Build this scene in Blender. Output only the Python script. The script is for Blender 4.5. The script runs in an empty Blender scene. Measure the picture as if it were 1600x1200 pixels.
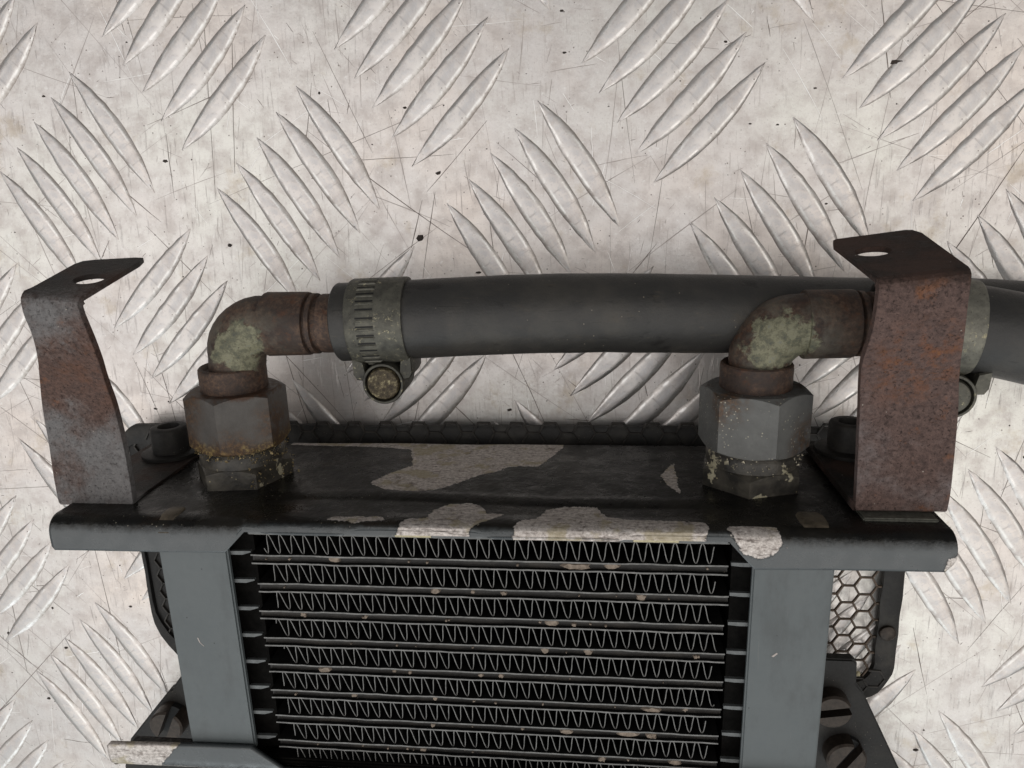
import bpy, bmesh, math, random
import numpy as np
from mathutils import Vector, Matrix, noise as mnoise
random.seed(7)
rng = np.random.default_rng(7)
scene = bpy.context.scene
COL = scene.collection
MM = 0.001
# ------------------------------------------------------------------ frames
# all sizes are in millimetres in the frame of the cooler: x along its width, y up its height
# (towards the fittings), z out of its finned face.  It lies on the tread plate tilted by about 4 degrees.
PN = Vector((-0.00528816, 0.06643482, 0.99777675)).normalized()      # normal of the plate
E1 = Vector((0.99998596, 0.0, 0.00529987)).normalized()
E2 = PN.cross(E1)
RW = Matrix((E1, E2, PN)).to_4x4()                                   # cooler frame -> world (plate level)

def W(v):
    return (RW @ Vector(v)) * MM

# ------------------------------------------------------------------ camera
cam_d = bpy.data.cameras.new('camera')
cam = bpy.data.objects.new('camera', cam_d)
COL.objects.link(cam)
cam_d.sensor_width = 36.0
cam_d.lens = 1165.519 / 1600 * 36.0
cam_d.clip_start = 0.005
cam_d.clip_end = 50
right = Vector((0.99436345, -0.02972773, -0.10177225))
down = Vector((-0.00112395, -0.96278958, 0.27024980))
fwd = Vector((-0.10601917, -0.26861213, -0.95739619))
m = Matrix((right, -down, -fwd)).transposed().to_4x4()
m = RW @ m
m.translation = W((25.38294, 57.9072, 226.61963))
cam.matrix_world = m
scene.camera = cam

# ------------------------------------------------------------------ light
world = bpy.data.worlds.new('World')
scene.world = world
world.use_nodes = True
bg = world.node_tree.nodes['Background']
bg.inputs[0].default_value = (0.94, 0.97, 1.0, 1)
bg.inputs[1].default_value = 0.13

def area(name, loc, aim, sx, sy, power, col):
    d = bpy.data.lights.new(name, 'AREA')
    d.shape = 'RECTANGLE'
    d.size = sx
    d.size_y = sy
    d.energy = power
    d.color = col
    o = bpy.data.objects.new(name, d)
    COL.objects.link(o)
    o.location = loc
    o.rotation_euler = (Vector(aim) - Vector(loc)).to_track_quat('-Z', 'Y').to_euler()
    return o

area('west_panel_light', (-0.95, -0.15, 1.2), (-0.95, -0.15, 0), 1.6, 1.5, 9.0, (1.0, 0.965, 0.935))
area('east_panel_light', (1.05, -0.15, 1.2), (1.05, -0.15, 0), 1.4, 1.6, 8.4, (1.0, 0.945, 0.885))
area('south_panel_light', (0.05, -1.35, 1.15), (0.05, -1.2, 0), 3.0, 1.1, 8.2, (0.965, 1.0, 0.985))
area('middle_panel_light', (0.12, -0.25, 1.3), (0.12, -0.25, 0), 0.55, 1.3, 2.0, (1.0, 0.98, 0.97))
area('south_low_light', (-0.35, -1.9, 0.75), (0, 0, 0), 1.6, 0.9, 9.5, (0.88, 0.96, 1.0))  # low cool lamp added from the south, no window is known there
scene.view_settings.view_transform = 'Standard'
scene.view_settings.look = 'None'
scene.view_settings.exposure = 0.0
scene.view_settings.gamma = 1.0


# ------------------------------------------------------------------ materials
class NT:
    def __init__(self, name):
        self.m = bpy.data.materials.new(name)
        self.m.use_nodes = True
        self.t = self.m.node_tree
        self.b = self.t.nodes['Principled BSDF']
        tc = self.t.nodes.new('ShaderNodeTexCoord')
        mp = self.t.nodes.new('ShaderNodeMapping')
        mp.inputs['Scale'].default_value = (1000, 1000, 1000)
        self.t.links.new(tc.outputs['Object'], mp.inputs['Vector'])
        self.mm = mp.outputs[0]

    def set(self, sock, v):
        if isinstance(v, bpy.types.NodeSocket):
            self.t.links.new(v, sock)
        elif isinstance(v, (tuple, list)) and len(v) == 3 and sock.type == 'RGBA':
            sock.default_value = (*v, 1)
        else:
            sock.default_value = v

    def P(self, **k):
        for n, v in k.items():
            self.set(self.b.inputs[n.replace('_', ' ')], v)
        return self

    def mapped(self, scale=(1, 1, 1), rot=(0, 0, 0), loc=(0, 0, 0), vec=None):
        n = self.t.nodes.new('ShaderNodeMapping')
        n.inputs['Scale'].default_value = scale
        n.inputs['Rotation'].default_value = rot
        n.inputs['Location'].default_value = loc
        self.t.links.new(vec or self.mm, n.inputs['Vector'])
        return n.outputs[0]

    def noise(self, scale, detail=4, rough=0.55, vec=None, dist=0.0, color=False):
        n = self.t.nodes.new('ShaderNodeTexNoise')
        n.inputs['Scale'].default_value = scale
        n.inputs['Detail'].default_value = detail
        n.inputs['Roughness'].default_value = rough
        n.inputs['Distortion'].default_value = dist
        self.t.links.new(vec or self.mm, n.inputs['Vector'])
        return n.outputs['Color' if color else 'Fac']

    def voro(self, scale, vec=None, out='Distance', rnd=1.0):
        n = self.t.nodes.new('ShaderNodeTexVoronoi')
        n.inputs['Scale'].default_value = scale
        n.inputs['Randomness'].default_value = rnd
        self.t.links.new(vec or self.mm, n.inputs['Vector'])
        return n.outputs[out]

    def ramp(self, fac, stops, interp='LINEAR'):
        n = self.t.nodes.new('ShaderNodeValToRGB')
        n.color_ramp.interpolation = interp
        el = n.color_ramp.elements
        while len(el) < len(stops):
            el.new(0.5)
        for e, (p, c) in zip(el, stops):
            e.position = p
            e.color = (c, c, c, 1) if isinstance(c, (int, float)) else (*c, 1)
        self.set(n.inputs[0], fac)
        return n.outputs[0]

    def step(self, v, a, b):
        n = self.t.nodes.new('ShaderNodeMapRange')
        n.interpolation_type = 'SMOOTHSTEP'
        self.set(n.inputs['Value'], v)
        n.inputs['From Min'].default_value = a
        n.inputs['From Max'].default_value = b
        return n.outputs[0]

    def mix(self, f, a, b, mode='MIX'):
        n = self.t.nodes.new('ShaderNodeMix')
        n.data_type = 'RGBA'
        n.blend_type = mode
        self.set(n.inputs[0], f)
        self.set(n.inputs[6], a if not isinstance(a, (int, float)) else (a, a, a))
        self.set(n.inputs[7], b if not isinstance(b, (int, float)) else (b, b, b))
        return n.outputs[2]

    def math(self, op, a, b=0.0, c=None):
        n = self.t.nodes.new('ShaderNodeMath')
        n.operation = op
        self.set(n.inputs[0], a)
        self.set(n.inputs[1], b)
        if c is not None:
            self.set(n.inputs[2], c)
        return n.outputs[0]

    def attr(self, name):
        n = self.t.nodes.new('ShaderNodeAttribute')
        n.attribute_name = name
        return n.outputs['Fac']

    def xyz(self):
        n = self.t.nodes.new('ShaderNodeSeparateXYZ')
        self.t.links.new(self.mm, n.inputs[0])
        return n.outputs

    def rnd(self):
        return self.t.nodes.new('ShaderNodeObjectInfo').outputs['Random']

    def bump(self, h, strength=0.3, dist=0.2):
        n = self.t.nodes.new('ShaderNodeBump')
        n.inputs['Strength'].default_value = strength
        n.inputs['Distance'].default_value = dist * MM
        self.set(n.inputs['Height'], h)
        self.t.links.new(n.outputs[0], self.b.inputs['Normal'])
        return self

    def near(self, p, r0, r1):
        """1 inside r0 of point p (mm, object frame), 0 beyond r1"""
        n = self.t.nodes.new('ShaderNodeVectorMath')
        n.operation = 'DISTANCE'
        self.t.links.new(self.mm, n.inputs[0])
        n.inputs[1].default_value = p
        return self.math('SUBTRACT', 1.0, self.step(n.outputs['Value'], r0, r1))


def mat_plate():
    n = NT('worn_aluminium')
    big = n.noise(0.018, 3)
    mid = n.noise(0.16, 6, 0.65)
    fine = n.noise(1.3, 7, 0.75)
    col = n.ramp(n.noise(0.011, 4, 0.6), [(0.36, (0.775, 0.695, 0.635)), (0.5, (0.73, 0.695, 0.67)), (0.64, (0.785, 0.775, 0.725))])
    col = n.mix(n.math('MULTIPLY', n.step(big, 0.45, 0.7), 0.35), col, (0.66, 0.635, 0.625))
    col = n.mix(n.math('MULTIPLY', n.step(mid, 0.42, 0.68), 0.6), col, (0.57, 0.515, 0.485))
    col = n.mix(n.math('MULTIPLY', n.step(fine, 0.53, 0.68), 0.52), col, (0.45, 0.41, 0.385))
    col = n.mix(n.math('MULTIPLY', n.step(n.noise(0.6, 7, 0.75), 0.55, 0.68), 0.5), col, (0.90, 0.895, 0.88))
    # scuffing in patches, in several directions
    sc = None
    for k, (ang, s) in enumerate(((0.5, 1.0), (-0.75, 1.3), (1.45, 1.1), (2.3, 0.9), (0.1, 1.2))):
        v = n.mapped((0.9 * s, 0.06, 1), (0, 0, ang), (k * 17, k * 5, 0))
        a = n.math('MULTIPLY', n.step(n.noise(1.0, 5, 0.65, v), 0.60, 0.68), n.step(n.noise(0.035, 3, 0.5, n.mapped(loc=(k * 31, k * 9, 0))), 0.46, 0.60))
        sc = a if sc is None else n.math('MAXIMUM', sc, a)
    col = n.mix(n.math('MULTIPLY', sc, 0.42), col, (0.36, 0.32, 0.30))
    # specks of dirt
    v = n.voro(0.42, out='Distance')
    sp = n.math('MULTIPLY', n.math('SUBTRACT', 1.0, n.step(v, 0.05, 0.12)), n.step(n.noise(0.11, 2), 0.44, 0.58))
    col = n.mix(n.math('MULTIPLY', sp, 0.85), col, (0.10, 0.075, 0.06))
    stain = n.math('MULTIPLY', n.step(n.noise(0.055, 6, 0.7, n.mapped(loc=(7, 3, 0))), 0.56, 0.70), 0.42)
    col = n.mix(stain, col, (0.46, 0.37, 0.25))
    # dirt collected along the foot of the raised bars
    e = n.attr('edge')
    d = n.math('MULTIPLY', e, n.step(n.noise(0.13, 5, 0.65), 0.36, 0.58))
    col = n.mix(n.math('MULTIPLY', d, 0.55), col, n.mix(n.noise(0.05, 2), (0.10, 0.075, 0.055), (0.26, 0.17, 0.11)))
    dull = n.attr('crown')
    col = n.mix(n.math('MULTIPLY', dull, n.step(n.noise(0.30, 6, 0.75), 0.42, 0.60)), col, (0.60, 0.59, 0.595))
    rg = n.math('ADD', n.ramp(mid, [(0.3, 0.35), (0.75, 0.50)]), n.math('MULTIPLY', d, 0.25))
    rim = n.math('MULTIPLY', n.attr('rim'), n.step(n.noise(0.25, 5, 0.7), 0.42, 0.60))
    col = n.mix(n.math('MULTIPLY', rim, 0.8), col, (0.93, 0.925, 0.90))  # paler bar rims: polish, with glints painted in
    rg = n.math('SUBTRACT', rg, n.math('MULTIPLY', rim, 0.14))
    n.P(Base_Color=col, Metallic=0.86, Roughness=rg)
    n.bump(n.math('ADD', n.math('ADD', n.math('MULTIPLY', n.noise(0.8, 6, 0.7), 0.8), n.math('MULTIPLY', n.noise(0.12, 3), 1.2)), n.math('MULTIPLY', sc, -0.4)), 0.45, 0.16)
    return n.m


def mat_scratch(name, c, rough, metal):
    n = NT(name)
    n.P(Base_Color=n.mix(n.noise(0.2, 2), c, tuple(x * 1.5 for x in c)), Roughness=rough, Metallic=metal)
    return n.m


def mat_black(name, base=(0.011, 0.010, 0.009), dust=(0.05, 0.042, 0.033), rough=0.42, spec=0.5, dustamt=0.45):
    n = NT(name)
    a = n.noise(0.12, 5, 0.6)
    b = n.noise(1.4, 5, 0.7)
    col = n.mix(n.math('MULTIPLY', n.step(a, 0.42, 0.72), dustamt), base, dust)
    gl = n.math('MULTIPLY', n.math('SUBTRACT', 1.0, n.step(n.voro(0.9), 0.06, 0.13)), n.step(n.noise(0.08, 2), 0.52, 0.62))
    col = n.mix(n.math('MULTIPLY', gl, 0.5), col, (0.30, 0.26, 0.20))
    n.P(Base_Color=col, Roughness=n.ramp(b, [(0.3, rough - 0.08), (0.75, rough + 0.18)]), Specular_IOR_Level=spec)
    n.bump(n.math('ADD', n.math('MULTIPLY', a, 1.0), n.math('MULTIPLY', b, 0.25)), 0.35, 0.5)
    return n.m


def mat_rail(name):
    """satin black paint, worn to bare metal where the attribute 'bare' is positive (mm inside a chip)"""
    n = NT(name)
    x, y, z = n.xyz()
    a = n.noise(0.07, 5, 0.6)
    b = n.noise(1.3, 6, 0.7)
    w = n.attr('bare')
    edge = n.math('ADD', w, n.math('MULTIPLY', n.math('SUBTRACT', n.noise(0.55, 7, 0.72), 0.5), 2.6))
    flk = n.math('MULTIPLY', n.step(w, -2.6, -0.6), n.step(n.noise(0.95, 5, 0.7, n.mapped(loc=(2, 6, 4))), 0.66, 0.69))
    bare = n.math('MAXIMUM', n.step(edge, -0.10, 0.10), flk)
    streak = n.noise(1.0, 6, 0.75, n.mapped((0.35, 1.4, 1.9)))
    met = n.ramp(n.noise(1.1, 6, 0.75), [(0.30, (0.26, 0.22, 0.20)), (0.46, (0.56, 0.51, 0.475)), (0.64, (0.80, 0.75, 0.71))])
    met = n.mix(n.math('MULTIPLY', n.step(streak, 0.50, 0.64), 0.8), met, (0.17, 0.14, 0.125))
    met = n.mix(n.math('MULTIPLY', n.step(n.noise(0.25, 6, 0.7), 0.56, 0.66), 0.6), met, (0.10, 0.072, 0.055))
    met = n.mix(n.math('MULTIPLY', n.step(n.noise(0.18, 3), 0.52, 0.62), 0.6), met, (0.42, 0.36, 0.22))
    grime_shade = n.mix(n.step(a, 0.40, 0.68), (0.005, 0.0046, 0.004), (0.015, 0.013, 0.0095))
    # front fold: slate with sky reflection painted in; top: oily black with its shade
    dirt_shade = n.step(n.math('ADD', n.attr('top'), n.math('MULTIPLY', n.math('SUBTRACT', n.noise(0.5, 5, 0.65), 0.5), 0.35)), 0.22, 0.62)
    slate = n.ramp(n.noise(0.05, 3), [(0.3, (0.070, 0.079, 0.083)), (0.7, (0.088, 0.096, 0.099))])
    scr = n.step(n.noise(1.0, 3, 0.6, n.mapped((0.05, 1.6, 1.0))), 0.66, 0.72)
    slate = n.mix(n.math('MULTIPLY', scr, 0.5), slate, (0.03, 0.032, 0.034))
    paint = n.mix(dirt_shade, slate, grime_shade)
    brown = n.math('MULTIPLY', dirt_shade, n.step(n.noise(0.055, 4, 0.6, n.mapped((1, 1, 1), loc=(40, 3, 9))), 0.56, 0.70))
    paint = n.mix(n.math('MULTIPLY', brown, 0.55), paint, (0.034, 0.020, 0.011))
    gl = n.math('MULTIPLY', n.math('SUBTRACT', 1.0, n.step(n.voro(0.8), 0.07, 0.15)), n.step(n.noise(0.06, 2), 0.54, 0.62))
    paint = n.mix(n.math('MULTIPLY', n.math('MULTIPLY', gl, dirt_shade), 0.6), paint, (0.40, 0.36, 0.28))
    rim = n.math('MULTIPLY', n.step(edge, -0.55, -0.1), n.math('SUBTRACT', 1.0, bare))
    paint = n.mix(n.math('MULTIPLY', rim, 0.5), paint, (0.004, 0.004, 0.004))
    col = n.mix(bare, paint, met)
    n.P(Base_Color=col, Metallic=n.math('MULTIPLY', bare, 0.7),
        Roughness=n.mix(bare, n.ramp(n.noise(0.16, 5, 0.7), [(0.35, 0.17), (0.65, 0.46)]), 0.62), Specular_IOR_Level=n.mix(dirt_shade, 0.55, 0.36))
    h = n.math('ADD', n.math('MULTIPLY', bare, -0.9), n.math('ADD', n.math('MULTIPLY', b, 0.22),
               n.math('MULTIPLY', n.math('MULTIPLY', n.noise(0.13, 5, 0.65), dirt_shade), 3.2)))
    n.bump(h, 0.5, 0.35)
    return n.m


def mat_slate():
    n = NT('slate_painted_metal')
    a = n.noise(0.05, 3)
    col = n.ramp(a, [(0.3, (0.088, 0.103, 0.107)), (0.7, (0.104, 0.118, 0.121))])
    col = n.mix(n.math('MULTIPLY', n.step(n.noise(0.09, 6, 0.7, n.mapped((1.6, 0.6, 1))), 0.46, 0.72), 0.45), col, (0.052, 0.055, 0.055))
    sc = n.step(n.noise(1.0, 4, 0.65, n.mapped((1.2, 0.08, 1), (0, 0, 0.25))), 0.65, 0.72)
    col = n.mix(n.math('MULTIPLY', sc, 0.35), col, (0.14, 0.145, 0.145))
    sp = n.math('MULTIPLY', n.math('SUBTRACT', 1.0, n.step(n.voro(0.30), 0.035, 0.08)), n.step(n.noise(0.2, 2), 0.48, 0.56))
    col = n.mix(n.math('MULTIPLY', sp, 0.8), col, (0.015, 0.015, 0.015))
    n.P(Base_Color=col, Roughness=n.ramp(n.noise(0.6, 5, 0.7), [(0.3, 0.40), (0.7, 0.56)]), Specular_IOR_Level=0.6)
    n.bump(n.noise(0.5, 6, 0.7), 0.12, 0.15)
    return n.m


def mat_bracket(name, grey, rust, deep, bias, y0=None, yr=None, orange=(0, 0, 0), oamt=0.55):
    n = NT(name)
    x, y, z = n.xyz()
    big = n.noise(0.055, 5, 0.62)
    fine = n.noise(0.9, 7, 0.75)
    f = n.math('ADD', n.math('MULTIPLY', big, 0.75), n.math('MULTIPLY', fine, 0.25))
    if y0 is not None:                                   # a rusty zone across the strip
        d = n.math('ABSOLUTE', n.math('SUBTRACT', y, y0))
        f = n.math('ADD', f, n.math('MULTIPLY', n.math('SUBTRACT', 1.0, n.step(d, 0.0, yr)), 0.20))
    r = n.step(f, bias - 0.10, bias + 0.10)
    col = n.mix(r, grey, n.mix(n.step(fine, 0.42, 0.66), rust, deep))
    col = n.mix(n.math('MULTIPLY', n.step(n.noise(0.16, 5, 0.7, n.mapped((1, 1, 1), loc=(9, 4, 2))), 0.58, 0.72), n.math('MULTIPLY', r, 0.6)), col, (0.22, 0.085, 0.032))
    col = n.mix(n.math('MULTIPLY', n.step(n.noise(0.35, 6, 0.75, n.mapped((1, 1, 1), loc=(2, 14, 5))), 0.50, 0.66), 0.45), col, (0.048, 0.034, 0.031))
    og = n.math('MULTIPLY', n.near(orange, 4.0, 15.0), n.step(n.noise(0.22, 6, 0.72, n.mapped(loc=(4, 1, 7))), 0.44, 0.62))
    col = n.mix(n.math('MULTIPLY', og, oamt), col, n.mix(n.step(fine, 0.5, 0.62), (0.17, 0.062, 0.026), (0.30, 0.115, 0.032)))
    col = n.mix(0.55, col, n.ramp(n.noise(0.75, 7, 0.8, n.mapped(loc=(1, 7, 3))), [(0.32, (0.25, 0.24, 0.24)), (0.66, (1.0, 0.97, 0.95))]), 'MULTIPLY')
    col = n.mix(1.0, col, (1.30, 1.30, 1.30), 'MULTIPLY')
    pit = n.step(n.noise(1.5, 6, 0.75), 0.57, 0.66)
    col = n.mix(n.math('MULTIPLY', pit, 0.7), col, (0.026, 0.020, 0.018))
    oil = n.math('MAXIMUM', n.math('SUBTRACT', 1.0, n.step(n.math('ADD', z, n.math('MULTIPLY', big, 8.0)), 50.0, 56.0)), 0.0)
    oil = n.math('MULTIPLY', oil, n.math('SUBTRACT', 1.0, n.step(y, 40.0, 50.0)))
    topd = n.math('MULTIPLY', n.step(n.math('ADD', y, n.math('MULTIPLY', n.math('SUBTRACT', fine, 0.5), 6.0)), 73.5, 77.0), 0.88)  # flange top darkened: blackened patina with its shade painted in
    col = n.mix(n.math('MAXIMUM', oil, topd), col, n.mix(n.step(big, 0.40, 0.62), (0.014, 0.011, 0.009), (0.055, 0.030, 0.022)))
    sp = n.math('SUBTRACT', 1.0, n.step(n.voro(0.42), 0.04, 0.085))
    col = n.mix(n.math('MULTIPLY', sp, n.step(n.noise(0.3, 2), 0.52, 0.60)), col, (0.42, 0.38, 0.33))
    n.P(Base_Color=col, Roughness=n.mix(r, 0.52, 0.78), Specular_IOR_Level=0.28)
    n.bump(n.math('ADD', n.math('ADD', fine, n.math('MULTIPLY', n.noise(0.5, 6, 0.7), 1.2)), n.math('MULTIPLY', pit, -0.7)), 0.75, 0.35)
    return n.m


def mat_fitting(name, patch, r0, r1, side):
    """rusty pipe with a pale green corroded patch round the bend"""
    n = NT(name)
    fine = n.noise(0.9, 7, 0.75)
    big = n.noise(0.13, 5, 0.6)
    rust = n.ramp(fine, [(0.30, (0.020, 0.014, 0.012)), (0.46, (0.070, 0.043, 0.032)), (0.58, (0.125, 0.078, 0.054)), (0.74, (0.20, 0.125, 0.075))])
    rust = n.mix(n.math('MULTIPLY', n.step(big, 0.44, 0.62), 0.7), rust, (0.028, 0.021, 0.019))
    rust = n.mix(n.math('MULTIPLY', n.step(n.noise(0.3, 6, 0.7, n.mapped(loc=(5, 9, 2))), 0.55, 0.68), 0.6), rust, (0.115, 0.046, 0.022))
    g = n.ramp(n.noise(0.45, 6, 0.75), [(0.30, (0.070, 0.074, 0.062)), (0.46, (0.150, 0.148, 0.100)), (0.56, (0.26, 0.25, 0.165)), (0.70, (0.185, 0.20, 0.185))])
    g = n.mix(n.step(n.noise(1.4, 5, 0.7), 0.58, 0.68), g, (0.085, 0.07, 0.05))
    worn = n.math('MULTIPLY', n.near(patch, r0, r1 * 1.7), n.step(n.noise(0.16, 6, 0.68, n.mapped(loc=(side * 9 + 3, 2, 6))), 0.42, 0.60))
    rust = n.mix(n.math('MULTIPLY', worn, 0.75), rust, n.ramp(n.noise(0.6, 5, 0.7), [(0.3, (0.10, 0.085, 0.065)), (0.7, (0.19, 0.175, 0.14))]))
    d = n.near(patch, r0, r1)
    k = n.step(n.math('ADD', d, n.math('MULTIPLY', n.math('SUBTRACT', n.noise(0.20, 6, 0.65, n.mapped(loc=(side * 13, 1, side * 4))), 0.5), 2.6)), 0.42, 0.66)
    col = n.mix(k, rust, g)
    n.P(Base_Color=col, Roughness=n.ramp(fine, [(0.3, 0.48), (0.7, 0.80)]), Metallic=0.1, Specular_IOR_Level=0.45)
    n.bump(n.math('ADD', fine, n.math('MULTIPLY', k, 0.6)), 0.6, 0.3)
    return n.m


def mat_nut(name, grey, ytop, ybot, specks, goldamt, rustpts=()):
    n = NT(name)
    x, y, z = n.xyz()
    fine = n.noise(1.0, 7, 0.72)
    col = n.ramp(n.noise(0.2, 5, 0.6), [(0.3, tuple(c * 0.8 for c in grey)), (0.7, tuple(c * 1.12 for c in grey))])
    wob = n.math('MULTIPLY', n.math('SUBTRACT', n.noise(0.25, 5, 0.6), 0.5), 6.0)
    top = n.step(n.math('ADD', y, wob), ytop - 1.2, ytop + 0.6)
    col = n.mix(n.math('MULTIPLY', top, 0.9), col, n.mix(fine, (0.020, 0.011, 0.007), (0.105, 0.042, 0.016)))
    low = n.math('SUBTRACT', 1.0, n.step(n.math('ADD', y, wob), ybot, ybot + 3.0))
    gold = n.mix(n.step(fine, 0.45, 0.62), (0.08, 0.045, 0.022), (0.33, 0.24, 0.085))
    col = n.mix(n.math('MULTIPLY', low, goldamt), col, gold)
    for rp_ in rustpts:
        k = n.math('MULTIPLY', n.near(rp_, 2.0, 9.0), n.step(n.noise(0.35, 6, 0.7), 0.34, 0.56))
        col = n.mix(n.math('MULTIPLY', k, 0.8), col, n.mix(n.step(fine, 0.4, 0.65), (0.040, 0.022, 0.012), (0.14, 0.068, 0.026)))
    sp = n.math('MULTIPLY', n.math('SUBTRACT', 1.0, n.step(n.voro(1.0), 0.12, 0.2)), n.step(n.noise(0.16, 4, 0.6), 0.60 - specks, 0.66 - specks))
    col = n.mix(sp, col, (0.42, 0.39, 0.31))
    n.P(Base_Color=col, Roughness=n.ramp(fine, [(0.3, 0.42), (0.7, 0.66)]), Metallic=0.15, Specular_IOR_Level=0.5)
    n.bump(fine, 0.4, 0.2)
    return n.m


def mat_locknut(name, fleck):
    n = NT(name)
    fine = n.noise(0.9, 6, 0.7)
    col = n.ramp(n.noise(0.25, 5), [(0.35, (0.020, 0.018, 0.015)), (0.7, (0.095, 0.085, 0.068))])
    k = n.step(n.noise(0.20, 4, 0.55, n.mapped((1, 1, 1), loc=(fleck * 7, 3, 5))), 0.66 - fleck, 0.69 - fleck)
    col = n.mix(k, col, n.mix(fine, (0.24, 0.21, 0.13), (0.56, 0.52, 0.38)))
    gl = n.math('MULTIPLY', n.math('SUBTRACT', 1.0, n.step(n.voro(0.8), 0.1, 0.18)), n.step(n.noise(0.3, 3), 0.5, 0.6))
    col = n.mix(gl, col, (0.42, 0.36, 0.22))
    n.P(Base_Color=col, Roughness=n.mix(k, 0.38, 0.8), Specular_IOR_Level=0.5)
    n.bump(n.math('ADD', fine, n.math('MULTIPLY', k, 0.7)), 0.5, 0.3)
    return n.m


def mat_rubber():
    n = NT('old_black_rubber')
    a = n.noise(0.07, 5, 0.62)
    f = n.noise(2.2, 5, 0.7)
    col = n.mix(n.step(a, 0.42, 0.70), (0.030, 0.0288, 0.0272), (0.050, 0.046, 0.040))
    col = n.mix(n.math('MULTIPLY', n.step(n.noise(0.12, 5, 0.65, n.mapped((0.5, 1, 1), loc=(3, 8, 1))), 0.58, 0.72), 0.35), col, (0.070, 0.055, 0.036))
    scr = n.step(n.noise(1.0, 5, 0.65, n.mapped((0.10, 1.2, 1.2))), 0.62, 0.70)
    col = n.mix(n.math('MULTIPLY', scr, 0.55), col, (0.008, 0.0075, 0.007))
    scl = n.math('MULTIPLY', n.step(n.noise(1.0, 5, 0.7, n.mapped((0.16, 0.9, 0.9), loc=(3, 2, 1))), 0.62, 0.70), n.step(n.noise(0.05, 3, 0.5, n.mapped(loc=(8, 8, 8))), 0.46, 0.6))
    col = n.mix(n.math('MULTIPLY', scl, 0.5), col, (0.085, 0.068, 0.048))
    blk = n.math('MULTIPLY', n.step(n.noise(0.14, 4, 0.6, n.mapped((0.45, 1, 1), loc=(5, 2, 8))), 0.60, 0.66), 0.7)
    col = n.mix(blk, col, (0.011, 0.010, 0.0095))
    spk = n.math('SUBTRACT', 1.0, n.step(n.voro(0.5), 0.05, 0.10))
    col = n.mix(n.math('MULTIPLY', spk, n.step(n.noise(0.09, 3), 0.52, 0.62)), col, (0.22, 0.19, 0.15))
    n.P(Base_Color=col, Roughness=n.ramp(f, [(0.3, 0.36), (0.7, 0.54)]), Specular_IOR_Level=0.5)
    n.bump(n.math('ADD', f, n.math('MULTIPLY', n.noise(0.30, 5, 0.6), 2.0)), 0.30, 0.28)
    return n.m


def mat_clamp(name, tone=1.0):
    n = NT(name)
    f = n.noise(1.3, 6, 0.75)
    col = n.ramp(n.noise(0.3, 5, 0.65), [(0.3, (0.060 * tone, 0.058 * tone, 0.050 * tone)), (0.7, (0.150 * tone, 0.145 * tone, 0.118 * tone))])
    k = n.math('MULTIPLY', n.step(n.noise(0.9, 6, 0.75), 0.56, 0.66), n.step(n.noise(0.12, 3), 0.42, 0.58))
    col = n.mix(k, col, (0.42, 0.38, 0.25))
    col = n.mix(n.step(f, 0.58, 0.70), col, (0.022, 0.020, 0.017))
    n.P(Base_Color=col, Metallic=0.45, Roughness=n.ramp(f, [(0.3, 0.38), (0.7, 0.62)]))
    n.bump(f, 0.35, 0.2)
    return n.m


def mat_brass():
    n = NT('corroded_brass')
    f = n.noise(0.8, 6, 0.8)
    col = n.ramp(f, [(0.38, (0.030, 0.022, 0.014)), (0.54, (0.10, 0.078, 0.045)), (0.66, (0.42, 0.37, 0.22))])
    n.P(Base_Color=col, Metallic=0.3, Roughness=0.5)
    n.bump(f, 0.7, 0.4)
    return n.m


def mat_simple(name, c, rough=0.5, metal=0.0, var=0.35, scale=0.6, spec=0.5, bump=0.25):
    n = NT(name)
    f = n.noise(scale, 5, 0.7)
    n.P(Base_Color=n.ramp(f, [(0.3, tuple(x * (1 - var) for x in c)), (0.7, tuple(x * (1 + var) for x in c))]),
        Roughness=rough, Metallic=metal, Specular_IOR_Level=spec)
    n.bump(f, bump, 0.2)
    return n.m


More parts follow.
